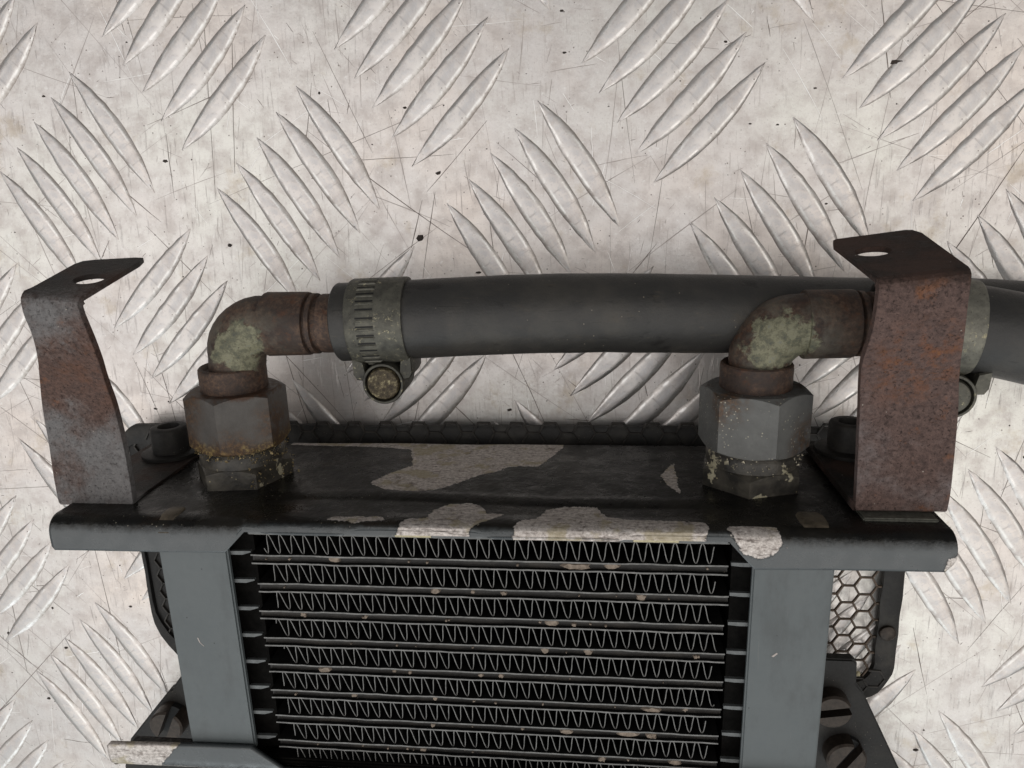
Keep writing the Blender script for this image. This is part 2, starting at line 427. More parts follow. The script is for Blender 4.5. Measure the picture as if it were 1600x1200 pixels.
M = dict(
    plate=mat_plate(),
    scr_dark=mat_scratch('dark_scratch', (0.15, 0.12, 0.105), 0.7, 0.1),
    scr_soft=mat_scratch('grey_scratch', (0.36, 0.32, 0.30), 0.55, 0.4),
    scr_light=mat_scratch('bright_scratch', (0.80, 0.79, 0.77), 0.45, 0.5),
    rail=mat_rail('worn_black_rail_paint'),
    slate=mat_slate(),
    black=mat_black('oily_black_paint'),
    guardblack=mat_black('dusty_black_paint', (0.012, 0.011, 0.010), (0.030, 0.026, 0.021), 0.5, 0.35, 0.5),
    guardgrey=mat_black('grey_black_plastic', (0.020, 0.019, 0.018), (0.056, 0.051, 0.044), 0.55, 0.35, 0.7),
    core=mat_simple('core_black', (0.006, 0.0055, 0.005), 0.7, 0, 0.5, 0.5, 0.06),
    edge=mat_simple('lit_worn_fin_edge', (0.165, 0.163, 0.156), 0.5, 0.35, 0.45, 0.5),  # paler edges: caught light painted into the colour, along with wear
    tubeface=mat_black('grimy_tube_face', (0.013, 0.012, 0.011), (0.048, 0.041, 0.033), 0.45, 0.4, 0.6),
    finside=mat_simple('fin_black', (0.010, 0.0097, 0.0094), 0.6, 0.0, 0.5, 0.5, 0.15),
    lipedge=mat_simple('slate_tube_edge', (0.12, 0.127, 0.128), 0.45, 0.2, 0.35, 0.4),
    brL=mat_bracket('grey_steel_with_rust', (0.165, 0.160, 0.160), (0.118, 0.072, 0.058), (0.064, 0.042, 0.036), 0.565, 58.0, 19.0, (-92.0, 57.0, 58.0), 0.22),
    brR=mat_bracket('rusty_steel', (0.155, 0.132, 0.130), (0.125, 0.082, 0.071), (0.072, 0.048, 0.043), 0.44, 62.0, 22.0, (93.0, 58.0, 58.0)),
    elL=mat_fitting('rusty_elbow_pale_bend', (-63.5, 58.0, 41.5), 3.0, 11.0, -1),
    elR=mat_fitting('rusty_elbow_green_bend', (70.0, 57.0, 41.0), 4.0, 13.0, 1),
    collar=mat_fitting('rusty_collar', (0, 500, 0), 1.0, 2.0, 0),
    nutL=mat_nut('gunmetal_nut', (0.102, 0.094, 0.087), 45.5, 31.5, -0.06, 0.9, ((-57.0, 38, 37), (-56.5, 34, 33), (-81.0, 32, 40), (-78, 43, 40), (-66, 31, 46))),
    nutR=mat_nut('speckled_nut', (0.135, 0.137, 0.132), 46.6, 28.0, 0.13, 0.5, ((78.5, 34, 40), (56, 44.5, 42))),
    lockL=mat_locknut('oily_lock_nut', 0.02),
    lockR=mat_locknut('flaking_lock_nut', 0.08),
    rubber=mat_rubber(),
    clampA=mat_clamp('dull_zinc', 1.0),
    clampB=mat_clamp('pale_zinc', 1.75),
    clampdark=mat_clamp('dark_zinc', 0.55),
    brass=mat_brass(),
    guardlight=mat_simple('dusty_rib', (0.030, 0.026, 0.022), 0.6, 0, 0.6, 0.4),
    gold=mat_simple('oily_yellow_grit', (0.26, 0.20, 0.10), 0.35, 0.3, 0.6, 1.5),
    crumb=mat_simple('pale_crumbs', (0.42, 0.38, 0.29), 0.6, 0.0, 0.5, 1.5),
    screw=mat_simple('bronzed_screw', (0.040, 0.030, 0.023), 0.42, 0.4, 0.5, 0.8),
    dark=mat_simple('recess_black', (0.006, 0.006, 0.006), 0.7),
    wire=mat_simple('rusty_grille_wire', (0.105, 0.074, 0.052), 0.6, 0.2, 0.5, 0.25),
    mud=mat_simple('dried_mud', (0.25, 0.205, 0.165), 0.9, 0, 0.4, 0.9, 0.2, 0.6),
    yellow=mat_simple('pale_yellow_primer', (0.52, 0.47, 0.31), 0.75, 0, 0.25, 0.9, 0.3, 0.5),
    baremetal=mat_simple('scuffed_bare_steel', (0.33, 0.29, 0.245), 0.55, 0.35, 0.45, 0.7),
    tab=mat_simple('worn_tab', (0.105, 0.085, 0.060), 0.5, 0.1, 0.6, 0.5),
    padgrey=mat_simple('grey_spacer', (0.125, 0.125, 0.105), 0.55, 0.2, 0.6, 0.7),
    grit=mat_simple('dark_grit', (0.045, 0.034, 0.028), 0.8, 0, 0.5, 0.5),
)


# ------------------------------------------------------------------ mesh helpers
class MB:
    def __init__(self):
        self.v, self.f, self.mi, self.sm = [], [], [], []

    def add(self, vs, fs, mi=0, smooth=False):
        o = len(self.v)
        self.v += [tuple(p) for p in vs]
        self.f += [tuple(i + o for i in q) for q in fs]
        self.mi += [mi] * len(fs)
        self.sm += [smooth] * len(fs)
        return self

    def box(self, lo, hi, mi=0, bev=0.0):
        (x0, y0, z0), (x1, y1, z1) = lo, hi
        if bev <= 0:
            vs = [(x, y, z) for x in (x0, x1) for y in (y0, y1) for z in (z0, z1)]
            fs = [(0, 1, 3, 2), (4, 6, 7, 5), (0, 4, 5, 1), (2, 3, 7, 6), (0, 2, 6, 4), (1, 5, 7, 3)]
            return self.add(vs, fs, mi)
        bm = bmesh.new()
        bmesh.ops.create_cube(bm, size=1)
        for v in bm.verts:
            v.co = Vector(((x0 + x1) / 2 + v.co.x * (x1 - x0), (y0 + y1) / 2 + v.co.y * (y1 - y0), (z0 + z1) / 2 + v.co.z * (z1 - z0)))
        bmesh.ops.bevel(bm, geom=bm.edges[:], offset=bev, segments=2, affect='EDGES')
        return self.bm(bm, mi)

    def bm(self, bm, mi=0, smooth=False):
        bm.verts.index_update()
        self.add([v.co[:] for v in bm.verts], [[v.index for v in f.verts] for f in bm.faces], mi, smooth)
        bm.free()
        return self

    def rings(self, R, mi=0, smooth=True, caps=True, closed=True):
        """loft a list of rings of equal length"""
        n = len(R[0])
        vs = [p for r in R for p in r]
        fs = []
        for i in range(len(R) - 1):
            for j in range(n if closed else n - 1):
                k = (j + 1) % n
                fs.append((i * n + j, i * n + k, (i + 1) * n + k, (i + 1) * n + j))
        self.add(vs, fs, mi, smooth)
        if caps:
            self.add(R[0], [tuple(range(n))[::-1]], mi)
            self.add(R[-1], [tuple(range(n))], mi)
        return self

    def tube(self, path, radii, n=32, mi=0, caps=True, jitter=0.0, squash=None):
        P = [Vector(p) for p in path]
        ref = Vector((0, 0, 1))
        R = []
        for i, p in enumerate(P):
            t = (P[min(i + 1, len(P) - 1)] - P[max(i - 1, 0)]).normalized()
            u = (ref - t * ref.dot(t)).normalized()
            w = t.cross(u)
            r = radii[i] if isinstance(radii, (list, tuple)) else radii
            ring = []
            for j in range(n):
                a = 2 * math.pi * j / n
                q = p + (u * math.cos(a) + w * math.sin(a)) * r
                if jitter:
                    q += (q - p).normalized() * jitter * mnoise.noise(q * 0.12)
                ring.append(q)
            R.append(ring)
        return self.rings(R, mi, True, caps)

    def lathe(self, c, axis, prof, n=32, mi=0, caps=True, smooth=True):
        """prof: list of (distance along axis, radius)"""
        c = Vector(c)
        t = Vector(axis).normalized()
        ref = Vector((1, 0, 0)) if abs(t.x) < 0.9 else Vector((0, 0, 1))
        u = (ref - t * ref.dot(t)).normalized()
        w = t.cross(u)
        R = [[c + t * h + (u * math.cos(2 * math.pi * j / n) + w * math.sin(2 * math.pi * j / n)) * r for j in range(n)] for h, r in prof]
        return self.rings(R, mi, smooth, caps)

    def prism(self, poly, z0, z1, mi=0, bev=0.0):
        bm = bmesh.new()
        vs = [bm.verts.new((x, y, z0)) for x, y in poly]
        f = bm.faces.new(vs)
        r = bmesh.ops.extrude_face_region(bm, geom=[f])
        for v in r['geom']:
            if isinstance(v, bmesh.types.BMVert):
                v.co.z = z1
        bmesh.ops.recalc_face_normals(bm, faces=bm.faces[:])
        if bev:
            es = [e for e in bm.edges if all(abs(v.co.z - z1) < 1e-6 for v in e.verts)]
            bmesh.ops.bevel(bm, geom=es, offset=bev, segments=2, affect='EDGES')
        return self.bm(bm, mi)

    def mesh(self, name, mats, origin=(0, 0, 0), fix=True):
        o = Vector(origin)
        me = bpy.data.meshes.new(name)
        me.from_pydata([tuple((Vector(p) - o) * MM) for p in self.v], [], self.f)
        for mt in mats:
            me.materials.append(mt)
        me.polygons.foreach_set('material_index', self.mi)
        me.polygons.foreach_set('use_smooth', self.sm)
        if fix:
            bm = bmesh.new()
            bm.from_mesh(me)
            bmesh.ops.remove_doubles(bm, verts=bm.verts[:], dist=2e-6)
            bmesh.ops.recalc_face_normals(bm, faces=bm.faces[:])
            bm.to_mesh(me)
            bm.free()
        if any(self.sm):
            me.set_sharp_from_angle(angle=math.radians(38))
        me.update()
        return me


def set_props(o, label=None, cat=None, group=None, kind=None):
    for k, v in (('label', label), ('category', cat), ('group', group), ('kind', kind)):
        if v:
            o[k] = v
    return o


def thing(name, origin, label, cat, group=None):
    o = bpy.data.objects.new(name, None)
    o.empty_display_size = 0.01
    COL.objects.link(o)
    o.matrix_world = Matrix.Translation(W(origin)) @ RW
    o['origin'] = tuple(origin)
    return set_props(o, label, cat, group)


def part(name, mb, mats, parent, label=None, kind=None, fix=True):
    """a mesh in the cooler frame, child of a thing or of a part (all of one thing share its origin)"""
    root = parent
    while root.parent:
        root = root.parent
    if not isinstance(mats, (list, tuple)):
        mats = [mats]
    o = bpy.data.objects.new(name, mb.mesh(name, mats, tuple(root['origin']), fix))
    COL.objects.link(o)
    o.parent = parent
    return set_props(o, label, None, None, kind)


def solo(name, mb, mats, origin, label, cat, group=None, kind=None):
    """a thing that is one mesh"""
    if not isinstance(mats, (list, tuple)):
        mats = [mats]
    o = bpy.data.objects.new(name, mb.mesh(name, mats, origin))
    COL.objects.link(o)
    o.matrix_world = Matrix.Translation(W(origin)) @ RW
    return set_props(o, label, cat, group, kind)


def catmull(P, n=8):
    P = [Vector(p) for p in P]
    out = []
    for i in range(len(P) - 1):
        a, b, c, d = P[max(i - 1, 0)], P[i], P[i + 1], P[min(i + 2, len(P) - 1)]
        for k in range(n):
            t = k / n
            out.append(0.5 * ((2 * b) + (c - a) * t + (2 * a - 5 * b + 4 * c - d) * t * t + (3 * b - a - 3 * c + d) * t ** 3))
    out.append(P[-1])
    return out


# ------------------------------------------------------------------ tread plate (level, in world axes)
S = 420
mb = MB()
G = 40
mb.add([(-S + 2 * S * i / G, -S + 2 * S * j / G, 0) for j in range(G + 1) for i in range(G + 1)],
       [(j * (G + 1) + i, j * (G + 1) + i + 1, (j + 1) * (G + 1) + i + 1, (j + 1) * (G + 1) + i) for j in range(G) for i in range(G)])
mb.box((-S, -S, -4), (S, S, -0.5))
plate = bpy.data.objects.new('tread_plate', mb.mesh('tread_plate', [M['plate']]))
COL.objects.link(plate)
set_props(plate, 'scratched bare aluminium five bar tread plate under the oil cooler', None, None, 'structure')


def bar_mesh(L, wid, hgt, bow, seed):
    r = random.Random(seed)
    ns, nc = 17, 11
    vs, fs, ed, cr = [], [], [], []
    for i in range(ns):
        s = -1 + 2 * i / (ns - 1)
        half = wid / 2 * max(0.0, 1 - abs(s) ** 2.1) ** 0.95 + 0.02
        cx = bow * (1 - s * s)
        for j in range(nc):
            t = -1 + 2 * j / (nc - 1)
            tt = math.copysign(abs(t) ** 0.8, t)
            h = hgt * max(0.0, (1 - abs(s) ** 2.4)) ** 0.75 * max(0.0, 1 - abs(tt) ** 4.0) ** 0.9
            vs.append((s * L / 2, cx + tt * half + 0.14 * r.uniform(-1, 1), h + 0.05 * r.uniform(-1, 1) * (h > 0.2) + 0.02))
            ed.append(1.0 if j in (0, nc - 1) else (0.55 if j in (1, nc - 2) else 0.0))
            cr.append(max(0.0, 1 - abs(t) * 1.5) * 0.7)
    for i in range(ns - 1):
        for j in range(nc - 1):
            a = i * nc + j
            fs.append((a, a + nc, a + nc + 1, a + 1))
    b = MB().add(vs, fs, 0, True)
    me = b.mesh('raised_bar', [M['plate']], fix=False)
    rm = [1.0 if (q % nc) in (2, nc - 3) else (0.5 if (q % nc) in (1, nc - 2) else 0.0) for q in range(len(vs))]
    for nm, dat in (('edge', ed), ('crown', cr), ('rim', rm)):
        at = me.attributes.new(nm, 'FLOAT', 'POINT')
        at.data.foreach_set('value', dat)
    return me


barA = [bar_mesh(43.8, 6.8, 0.62, 1.0, k) for k in range(4)]
barB = [bar_mesh(44.0, 6.8, 0.62, -1.0, 10 + k) for k in range(4)]
P_, Q_, OX, OY, PS = 73.0212, 45.0823, -137.8901, 60.4523, -0.09694
cps, sps = math.cos(PS), math.sin(PS)
for j in range(-6, 3):
    for i in range(-2, 6):
        a_ = (i + (j % 2) * 0.5) * P_
        b_ = j * Q_
        gx, gy = OX + cps * a_ - sps * b_, OY + sps * a_ + cps * b_
        if not (-215 < gx < 200 and -190 < gy < 150):
            continue
        for k in range(-2, 3):
            if j % 2 == 0:
                x, y, ang, me = gx - 7.05 * k, gy - 7.15 * k, -57.1, barA[(i + k) % 4]
            else:
                x, y, ang, me = gx - 5.4 * k, gy + 8.45 * k, 46.5, barB[(i + k) % 4]
            o = bpy.data.objects.new('raised_bar', me)
            COL.objects.link(o)
            o.parent = plate
            o.location = ((x + random.uniform(-.25, .25)) * MM, (y + random.uniform(-.25, .25)) * MM, 0)
            o.rotation_euler = (0, 0, math.radians(ang + random.uniform(-.6, .6)))

# scratches: thin marks scored along the plate
def scratches(name, count, mat, wr, lr, seed, h):
    r = random.Random(seed)
    b = MB()
    for _ in range(count):
        x, y = r.uniform(-210, 185), r.uniform(-170, 130)
        a = r.choice([1.55, 1.62, 1.5, 0.1, 0.75, 2.2, 2.5]) + r.uniform(-.3, .3)
        ln = r.uniform(*lr) * (0.35 + r.random() ** 2 * 1.2)
        w = r.uniform(*wr)
        bend = r.uniform(-.05, .05)
        n = 7
        pts = []
        for k in range(n):
            t = k / (n - 1) - 0.5
            aa = a + bend * t
            pts.append((x + math.cos(aa) * ln * t + r.uniform(-.06, .06), y + math.sin(aa) * ln * t + r.uniform(-.06, .06)))
        vs = []
        for k, (px, py) in enumerate(pts):
            ww = w * (0.3 + 0.7 * math.sin(math.pi * (k + 0.5) / n)) * r.uniform(0.5, 1.2) / 2
            vs += [(px - math.sin(a) * ww, py + math.cos(a) * ww, h), (px + math.sin(a) * ww, py - math.cos(a) * ww, h)]
        b.add(vs, [(2 * k, 2 * k + 1, 2 * k + 3, 2 * k + 2) for k in range(n - 1)])
    o = bpy.data.objects.new(name, b.mesh(name, [mat], fix=False))
    COL.objects.link(o)
    o.parent = plate
    set_props(o, None, None, None, 'stuff')


scratches('dark_scratches', 230, M['scr_dark'], (0.12, 0.30), (8, 75), 3, 0.022)
scratches('short_dark_nicks', 900, M['scr_soft'], (0.10, 0.22), (0.8, 6), 8, 0.018)
scratches('dark_nicks', 260, M['scr_dark'], (0.10, 0.25), (0.6, 4), 9, 0.019)
scratches('grey_scratches', 420, M['scr_soft'], (0.10, 0.26), (4, 60), 4, 0.015)
scratches('bright_scratches', 330, M['scr_light'], (0.10, 0.28), (2, 26), 5, 0.030)

# loose grit and flakes of dirt
b = MB()
r = random.Random(12)
spots = [(-27.0, 40.3, 1.1, 0), (109.5, 85.0, 1.0, 0), (-20.5, 59.5, .7, 0)]
for _ in range(420):
    spots.append((r.uniform(-200, 170), r.uniform(-165, 120), 0.12 + 0.55 * r.random() ** 4, 0))
for x, y, s, _ in spots:
    n = r.randint(5, 8)
    ring = []
    a0 = r.random() * 6
    el = r.uniform(1, 1.9)
    for k in range(n):
        a = a0 + 2 * math.pi * k / n
        q = s * r.uniform(.65, 1.2)
        ring.append((x + q * math.cos(a) * el, y + q * math.sin(a), 0.01))
    top = [(x + (px - x) * .6, y + (py - y) * .6, s * r.uniform(.3, .6) + .02) for px, py, _z in ring]
    b.rings([ring, top], 0, False, True)
o = bpy.data.objects.new('loose_grit', b.mesh('loose_grit', [M['grit']], fix=False))
COL.objects.link(o)
set_props(o, 'small dark specks of grit scattered over the bare tread plate', 'grit', None, 'stuff')

# ------------------------------------------------------------------ the oil cooler
cooler = thing('oil_cooler', (0, -40, 10), 'worn black finned oil cooler with rusty brackets and elbow pipes', 'oil cooler')
ZF, YT = 72.0, -20.5


def sdist(px, py, poly):
    """signed distance (positive inside) of arrays of points to a polygon"""
    poly = np.array(poly, float)
    d = np.full(px.shape, 1e9)
    ins = np.zeros(px.shape, bool)
    n = len(poly)
    for i in range(n):
        x0, y0 = poly[i]
        x1, y1 = poly[(i + 1) % n]
        ex, ey = x1 - x0, y1 - y0
        t = np.clip(((px - x0) * ex + (py - y0) * ey) / (ex * ex + ey * ey + 1e-9), 0, 1)
        d = np.minimum(d, np.hypot(px - x0 - t * ex, py - y0 - t * ey))
        c = ((y0 > py) != (y1 > py)) & (px < (x1 - x0) * (py - y0) / (y1 - y0 + 1e-12) + x0)
        ins ^= c
    return np.where(ins, d, -d)


chips_top = [
    [(-66, 17), (-29.4, 17), (17.5, 17), (17.1, 20.4), (13.5, 30), (11.0, 36.5), (6.5, 35.6), (3.0, 36.2), (-1.4, 40.5), (-5, 42.5), (-8.9, 47.0), (-13.1, 51.5), (-19.3, 53.8), (-28.1, 52.6),
     (-33.2, 48.3), (-29.5, 42), (-24.3, 36), (-25.6, 31), (-27.9, 23.2), (-44.4, 21.2), (-66, 20.2)],
    [(-20, 74), (-18.4, 69.5), (-13.5, 68.8), (-12.8, 63.5), (-9.5, 60.2), (-4.2, 59.0), (-1, 61.5), (0.2, 65.0), (5.0, 65.2), (2.6, 68.3), (-2.2, 71.8), (-3, 74)],
    [(7.0, 74), (8.4, 69.6), (12.5, 68), (14.5, 62.4), (18.5, 60.2), (26.6, 60.3), (28.5, 65.8), (32.6, 67.4), (50.8, 68.6), (51.5, 71), (49.8, 74)],
    [(43.4, 41.1), (47.7, 32.0), (47.2, 52.5), (44.6, 47.5)],
    [(-37, 70), (-36, 69), (-24, 68.4), (-23, 70.0), (-30, 71.0)],
]
chip_front = [(55.6, -20.6), (58.0, -18.0), (65.6, -18.4), (67.2, -22.3), (65.2, -24.4), (62.4, -25.5), (59.3, -24.6), (57.6, -23.0)]


def rail(name, sgn, Y0, xs_fl, ZB=18.5, chips=True):
    """folded end rail: plate at y=Y0 from ZB to ZF, folded through a radius to a front flange.
    sgn -1: the flange hangs towards -y (upper rail), +1: it rises (lower rail)"""
    x0, x1 = xs_fl[0][0], xs_fl[-1][0]
    xs = sorted(set(list(np.round(np.arange(x0, x1, 0.6), 3)) + [a for a, _ in xs_fl]))
    fl = np.interp(xs, [a for a, _ in xs_fl], [d for _, d in xs_fl])
    zs = list(np.arange(ZB, ZF - 2.7, 0.6)) + [ZF - 2.7]
    rad = 2.7
    vs, bare, top = [], [], []
    prof = []
    for z in zs:
        prof.append(('t', z))
    for k in range(1, 7):
        prof.append(('a', k / 6 * math.pi / 2))
    for k in range(1, 9):
        prof.append(('f', k / 8))
    for kind, u in prof:
        for x, d in zip(xs, fl):
            rr = min(rad, d * 0.95)
            if kind == 't':
                y, z, tp = 0.0, u, 1.0
            elif kind == 'a':
                y, z, tp = rr * (1 - math.cos(u)), ZF - rad + rad * math.sin(u), 1.0 - 0.8 * (u / (math.pi / 2))
            else:
                y, z, tp = rr + (d - rr) * u, ZF, 0.12 * (1 - u)
            dent = 0.22 * mnoise.noise(Vector((x * .045, z * .06, 3)))
            if kind == 't' and sgn < 0:
                zc = 57.5 + 1.2 * math.sin(x * .05)
                k_ = min(1.0, max(0.0, (z - zc) / 2.2))
                side = min(1.0, max(0.0, (60 - abs(x)) / 6))
                dent += -0.45 * side * k_ * k_ * (3 - 2 * k_) * min(1.0, max(0.0, (68.5 - z) / 3)) + 0.25 * side * math.exp(-((z - zc + 1.5) / 1.5) ** 2)
            vs.append((x, Y0 + sgn * (y - dent), z + (0.15 * mnoise.noise(Vector((x * .03, y * .1, 9))) if kind == 'f' else 0)))
            top.append(tp)
    nx = len(xs)
    fs = [(i * nx + j, i * nx + j + 1, (i + 1) * nx + j + 1, (i + 1) * nx + j) for i in range(len(prof) - 1) for j in range(nx - 1)]
    V = np.array(vs)
    if chips:
        bare = np.full(len(V), -3.0)
        for c in chips_top:
            bare = np.maximum(bare, np.clip(sdist(V[:, 0], V[:, 2] + np.abs(V[:, 1] - Y0) * 0.5, c), -3, 3))
        fr = (V[:, 2] > ZF - 2.7)
        bare = np.where(fr, np.maximum(bare, np.clip(sdist(V[:, 0], V[:, 1], chip_front), -3, 3)), bare)
        corner = [(101.0, -30), (101.5, -25.5), (103.0, -23.8), (106, -23), (106, -30)]
        bare = np.where(fr, np.maximum(bare, np.clip(sdist(V[:, 0], V[:, 1], corner), -3, 3)), bare)
    else:
        bare = np.clip(np.where(V[:, 2] > ZF - 3, -86.0 - V[:, 0] + (V[:, 1] - Y0) * 0.9 - 4, -3), -3, 3)
    mb = MB().add(vs, fs if sgn < 0 else [q[::-1] for q in fs], 0, True)
    o = part(name, mb, M['rail'], cooler, fix=False)
    for nm, dat in (('bare', bare), ('top', top)):
        at = o.data.attributes.new(nm, 'FLOAT', 'POINT')
        at.data.foreach_set('value', [float(q) for q in dat])
    md = o.modifiers.new('thickness', 'SOLIDIFY')
    md.thickness = 1.3 * MM
    md.offset = -1.0
    return o


up_rail = rail('upper_rail', -1, YT, [(-106.6, 6.0), (-106.0, 7.0), (-62.0, 6.4), (-56.6, 0.95), (55.6, 0.95), (61.4, 7.6), (101.6, 7.0), (103.0, 5.2), (103.6, 3.9)])
low_rail = rail('lower_rail', 1, -91.6, [(-103.2, 6.6), (-102.6, 7.2), (-63.0, 8.0), (-55.0, 1.7), (56.0, 1.7), (62.0, 7.6), (99.0, 7.2)], 62.0, chips=False)

# folded crimp tabs on the front edge of the rail
for x, z0, w in ((-77.0, 65.5, 4.6), (75.0, 62.5, 6.2)):
    b = MB()
    R = []
    for k in range(9):
        a = k / 8
        y, z = (YT + 1.5, z0 + (68.5 - z0) * a * 2) if k < 4 else (YT - 4.0 + 5.5 * math.cos((k - 4) / 4 * math.pi / 2 * .75), 68.0 + 5.5 * math.sin((k - 4) / 4 * math.pi / 2 * .75))
        ww = w / 2 * (0.75 if k in (0, 8) else 1)
        R.append([(x - ww, y - 2.2, z - 1.2), (x - ww, y - .15, z), (x - ww + .5, y + .15, z + .1), (x + ww - .5, y + .15, z + .1), (x + ww, y - .15, z), (x + ww, y - 2.2, z - 1.2)])
    b.rings(R, 0, True, True)
    part('crimp_tab', b, M['tab'], cooler)

# header tank under the rail, and the lower one
for y0, y1 in ((-23.1, YT - 1.35), (-91.0, -88.8)):
    b = MB().box((-59.5, y0, 21), (58.5, y1, 70.6), 0, 0.5)
    part('header_tank', b, M['core'], cooler)
# bright worn lip along the front of the tank
b = MB()
xs = np.linspace(-56.2, 55.6, 60)
for i in range(59):
    w0 = 0.10 * mnoise.noise(Vector((xs[i] * .2, 1, 0)))
    b.box((xs[i], -22.45 + w0, 70.7), (xs[i + 1] + 0.01, -21.35 + w0, 72.25), 0)
lip = part('tank_lip', b, M['lipedge'], cooler, fix=False)
b = MB()
for xa, xb in ((-20.5, -11.5), (34.5, 45.0)):
    b = MB().box((xa, -22.5, 71.2), (xb, -20.85, 72.5), 0, 0.25)
    part('primer_patch', b, M['yellow'], lip, 'pale yellow primer showing through on the lip')

# side strips
for xa, xb in ((-80.3, -62.6), (61.5, 79.3)):
    b = MB().box((xa, -85.5, 69.6), (xb, -25.0, 71.4), 0, 0.45)
    part('side_strip', b, M['slate'], cooler)

r = random.Random(31)
b = MB()
for k in range(300):
    if k < 170:
        x, z = r.gauss(-62, 14), r.uniform(24, 69)
    elif k < 240:
        x, z = r.gauss(48, 9), r.gauss(66, 3)
    else:
        x, z = r.uniform(-98, 98), r.uniform(24, 69)
    if not (-104 < x < 100 and 20 < z < 68.5):
        continue
    q = 0.10 + 0.22 * r.random() ** 3
    c = Vector((x, YT + .12, z))
    ps = [c + Vector((r.uniform(-1, 1), r.uniform(-.4, 1), r.uniform(-1, 1))).normalized() * q for _k in range(5)]
    b.add(ps, [(0, 1, 2), (0, 2, 3), (0, 3, 4), (0, 4, 1), (1, 2, 3), (1, 3, 4)], 0)
part('bright_grit', b, M['crumb'], cooler, None, 'stuff', fix=False)
b = MB().add([(66.9, -51.5, 71.46), (67.4, -51.7, 71.46), (68.3, -50.8, 71.46), (68.1, -50.5, 71.46)], [(0, 1, 2, 3)])
b.add([(-73.9, -52.2, 71.46), (-73.6, -52.2, 71.46), (-73.2, -53.6, 71.46), (-72.3, -54.6, 71.46), (-72.5, -54.6, 71.46), (-73.5, -53.5, 71.46)], [(0, 1, 2, 3, 4, 5)])
part('paint_nicks', b, M['scr_soft'], cooler, None, 'stuff', fix=False)

# tubes (flat oil galleries) and fins
Y0T, PT = -29.03, 7.7
for k in range(9):
    y = Y0T - PT * k
    b = MB()
    n = 90
    xs = np.linspace(-56.8 + random.uniform(-.5, .5), 56.4 + random.uniform(-.5, .5), n)
    ph = random.uniform(0, 50)

    def wob(x, s):
        return 0.16 * mnoise.noise(Vector((x * .11 + ph, s * 7.1, 0))) + 0.07 * mnoise.noise(Vector((x * .5 + ph, s * 3.1, 4)))
    for s, yy in ((0, y - 0.15), (1, y - 2.35)):
        for i in range(n - 1):
            a0, a1 = wob(xs[i], s), wob(xs[i + 1], s)
            h = 0.19
            vs = []
            for x, a in ((xs[i], a0), (xs[i + 1], a1)):
                zt = 70.3 + 0.12 * mnoise.noise(Vector((x * .3, ph, s)))
                vs += [(x, yy + a - h, 30), (x, yy + a - h, zt), (x, yy + a + h, zt), (x, yy + a + h, 30)]
            b.add(vs, [(0, 4, 5, 1), (2, 6, 7, 3)], 1)
            b.add(vs, [(1, 5, 6, 2)], 0)
    b.box((xs[0], y - 2.3, 24), (xs[-1], y - 0.2, 69.3), 2)
    t = part('oil_tube', b, [M['edge'], M['finside'], M['tubeface']], cooler, fix=False)
    # the tube's shoulder tabs reaching to the side strips
    for sx, xa, xb in ((-1, -62.6, -57.4), (1, 57.0, 61.6)):
        xm = xb - 2.2 if sx < 0 else xa + 2.2
        b = MB()
        yt = y + 0.15
        if sx < 0:
            poly = [(xa, yt - .5), (xm, yt - .5), (xb, yt + 0.2), (xb, yt + .55), (xa, yt + .45)]
        else:
            poly = [(xa, yt - 0.3), (xm, yt - .5), (xb, yt - .5), (xb, yt + .45), (xa, yt + .5)]
        b.prism(poly, 69.0, 69.9, 0)
        part('end_tab', b, M['lipedge'], t)

b = MB()
for i in range(80):
    x0_, x1_ = -57.2 + 113.6 * i / 80, -57.2 + 113.6 * (i + 1) / 80
    wv = 0.10 * mnoise.noise(Vector((i * .35, 2, 8)))
    b.box((x0_, -23.75 + wv, 62), (x1_, -23.5 + wv, 70.0), 0)
part('top_fin_plate', b, M['edge'], cooler, fix=False)
tops = [-23.8] + [Y0T - PT * k - 2.45 for k in range(9)]
bots = [Y0T - PT * k + 0.05 for k in range(9)] + [-90.2]
for k, (ya, yb) in enumerate(zip(tops, bots)):
    if yb > ya:
        continue
    amp, mid_ = (ya - yb) / 2, (ya + yb) / 2
    per = 3.02
    xa = -53.0 + random.uniform(-1.5, 1.5)
    xb = 54.0 + random.uniform(-1.0, .8)
    npp = 16
    N = int((xb - xa) / per * npp)
    b = MB()
    ph = random.uniform(0, 6.28)
    C = []
    for i in range(N + 1):
        x = xa + (xb - xa) * i / N
        dx = 0.30 * mnoise.noise(Vector((x * .13, k * 5.3, 0))) + 0.12 * mnoise.noise(Vector((x * .6, k * 3.3, 7)))
        s = math.sin(2 * math.pi * (x + dx) / per + ph)
        yv = mid_ + amp * math.copysign(abs(s) ** 0.82, s) * 0.985
        C.append(Vector((x - (0.50 - 0.40 * (x + 55) / 110) * (yv - mid_) / amp, yv, 0)))
    h = 0.105
    L_, R_ = [], []
    for i, c in enumerate(C):
        tg = (C[min(i + 1, N)] - C[max(i - 1, 0)]).normalized()
        nn = Vector((-tg.y, tg.x, 0))
        L_.append(c + nn * h)
        R_.append(c - nn * h)
    vs = []
    for i in range(N + 1):
        zt = 69.7 + 0.10 * mnoise.noise(Vector((C[i].x * .4, k, 2)))
        vs += [(L_[i].x, L_[i].y, zt), (R_[i].x, R_[i].y, zt), (L_[i].x, L_[i].y, 46), (R_[i].x, R_[i].y, 46)]
    f0, f1 = [], []
    for i in range(N):
        a, c = 4 * i, 4 * (i + 1)
        f0.append((a, a + 1, c + 1, c))
        f1 += [(a, c, c + 2, a + 2), (a + 1, a + 3, c + 3, c + 1)]
    b.add(vs, f0, 0)
    b.add(vs, f1, 1, True)
    part('cooling_fin', b, [M['edge'], M['finside']], cooler, fix=False)

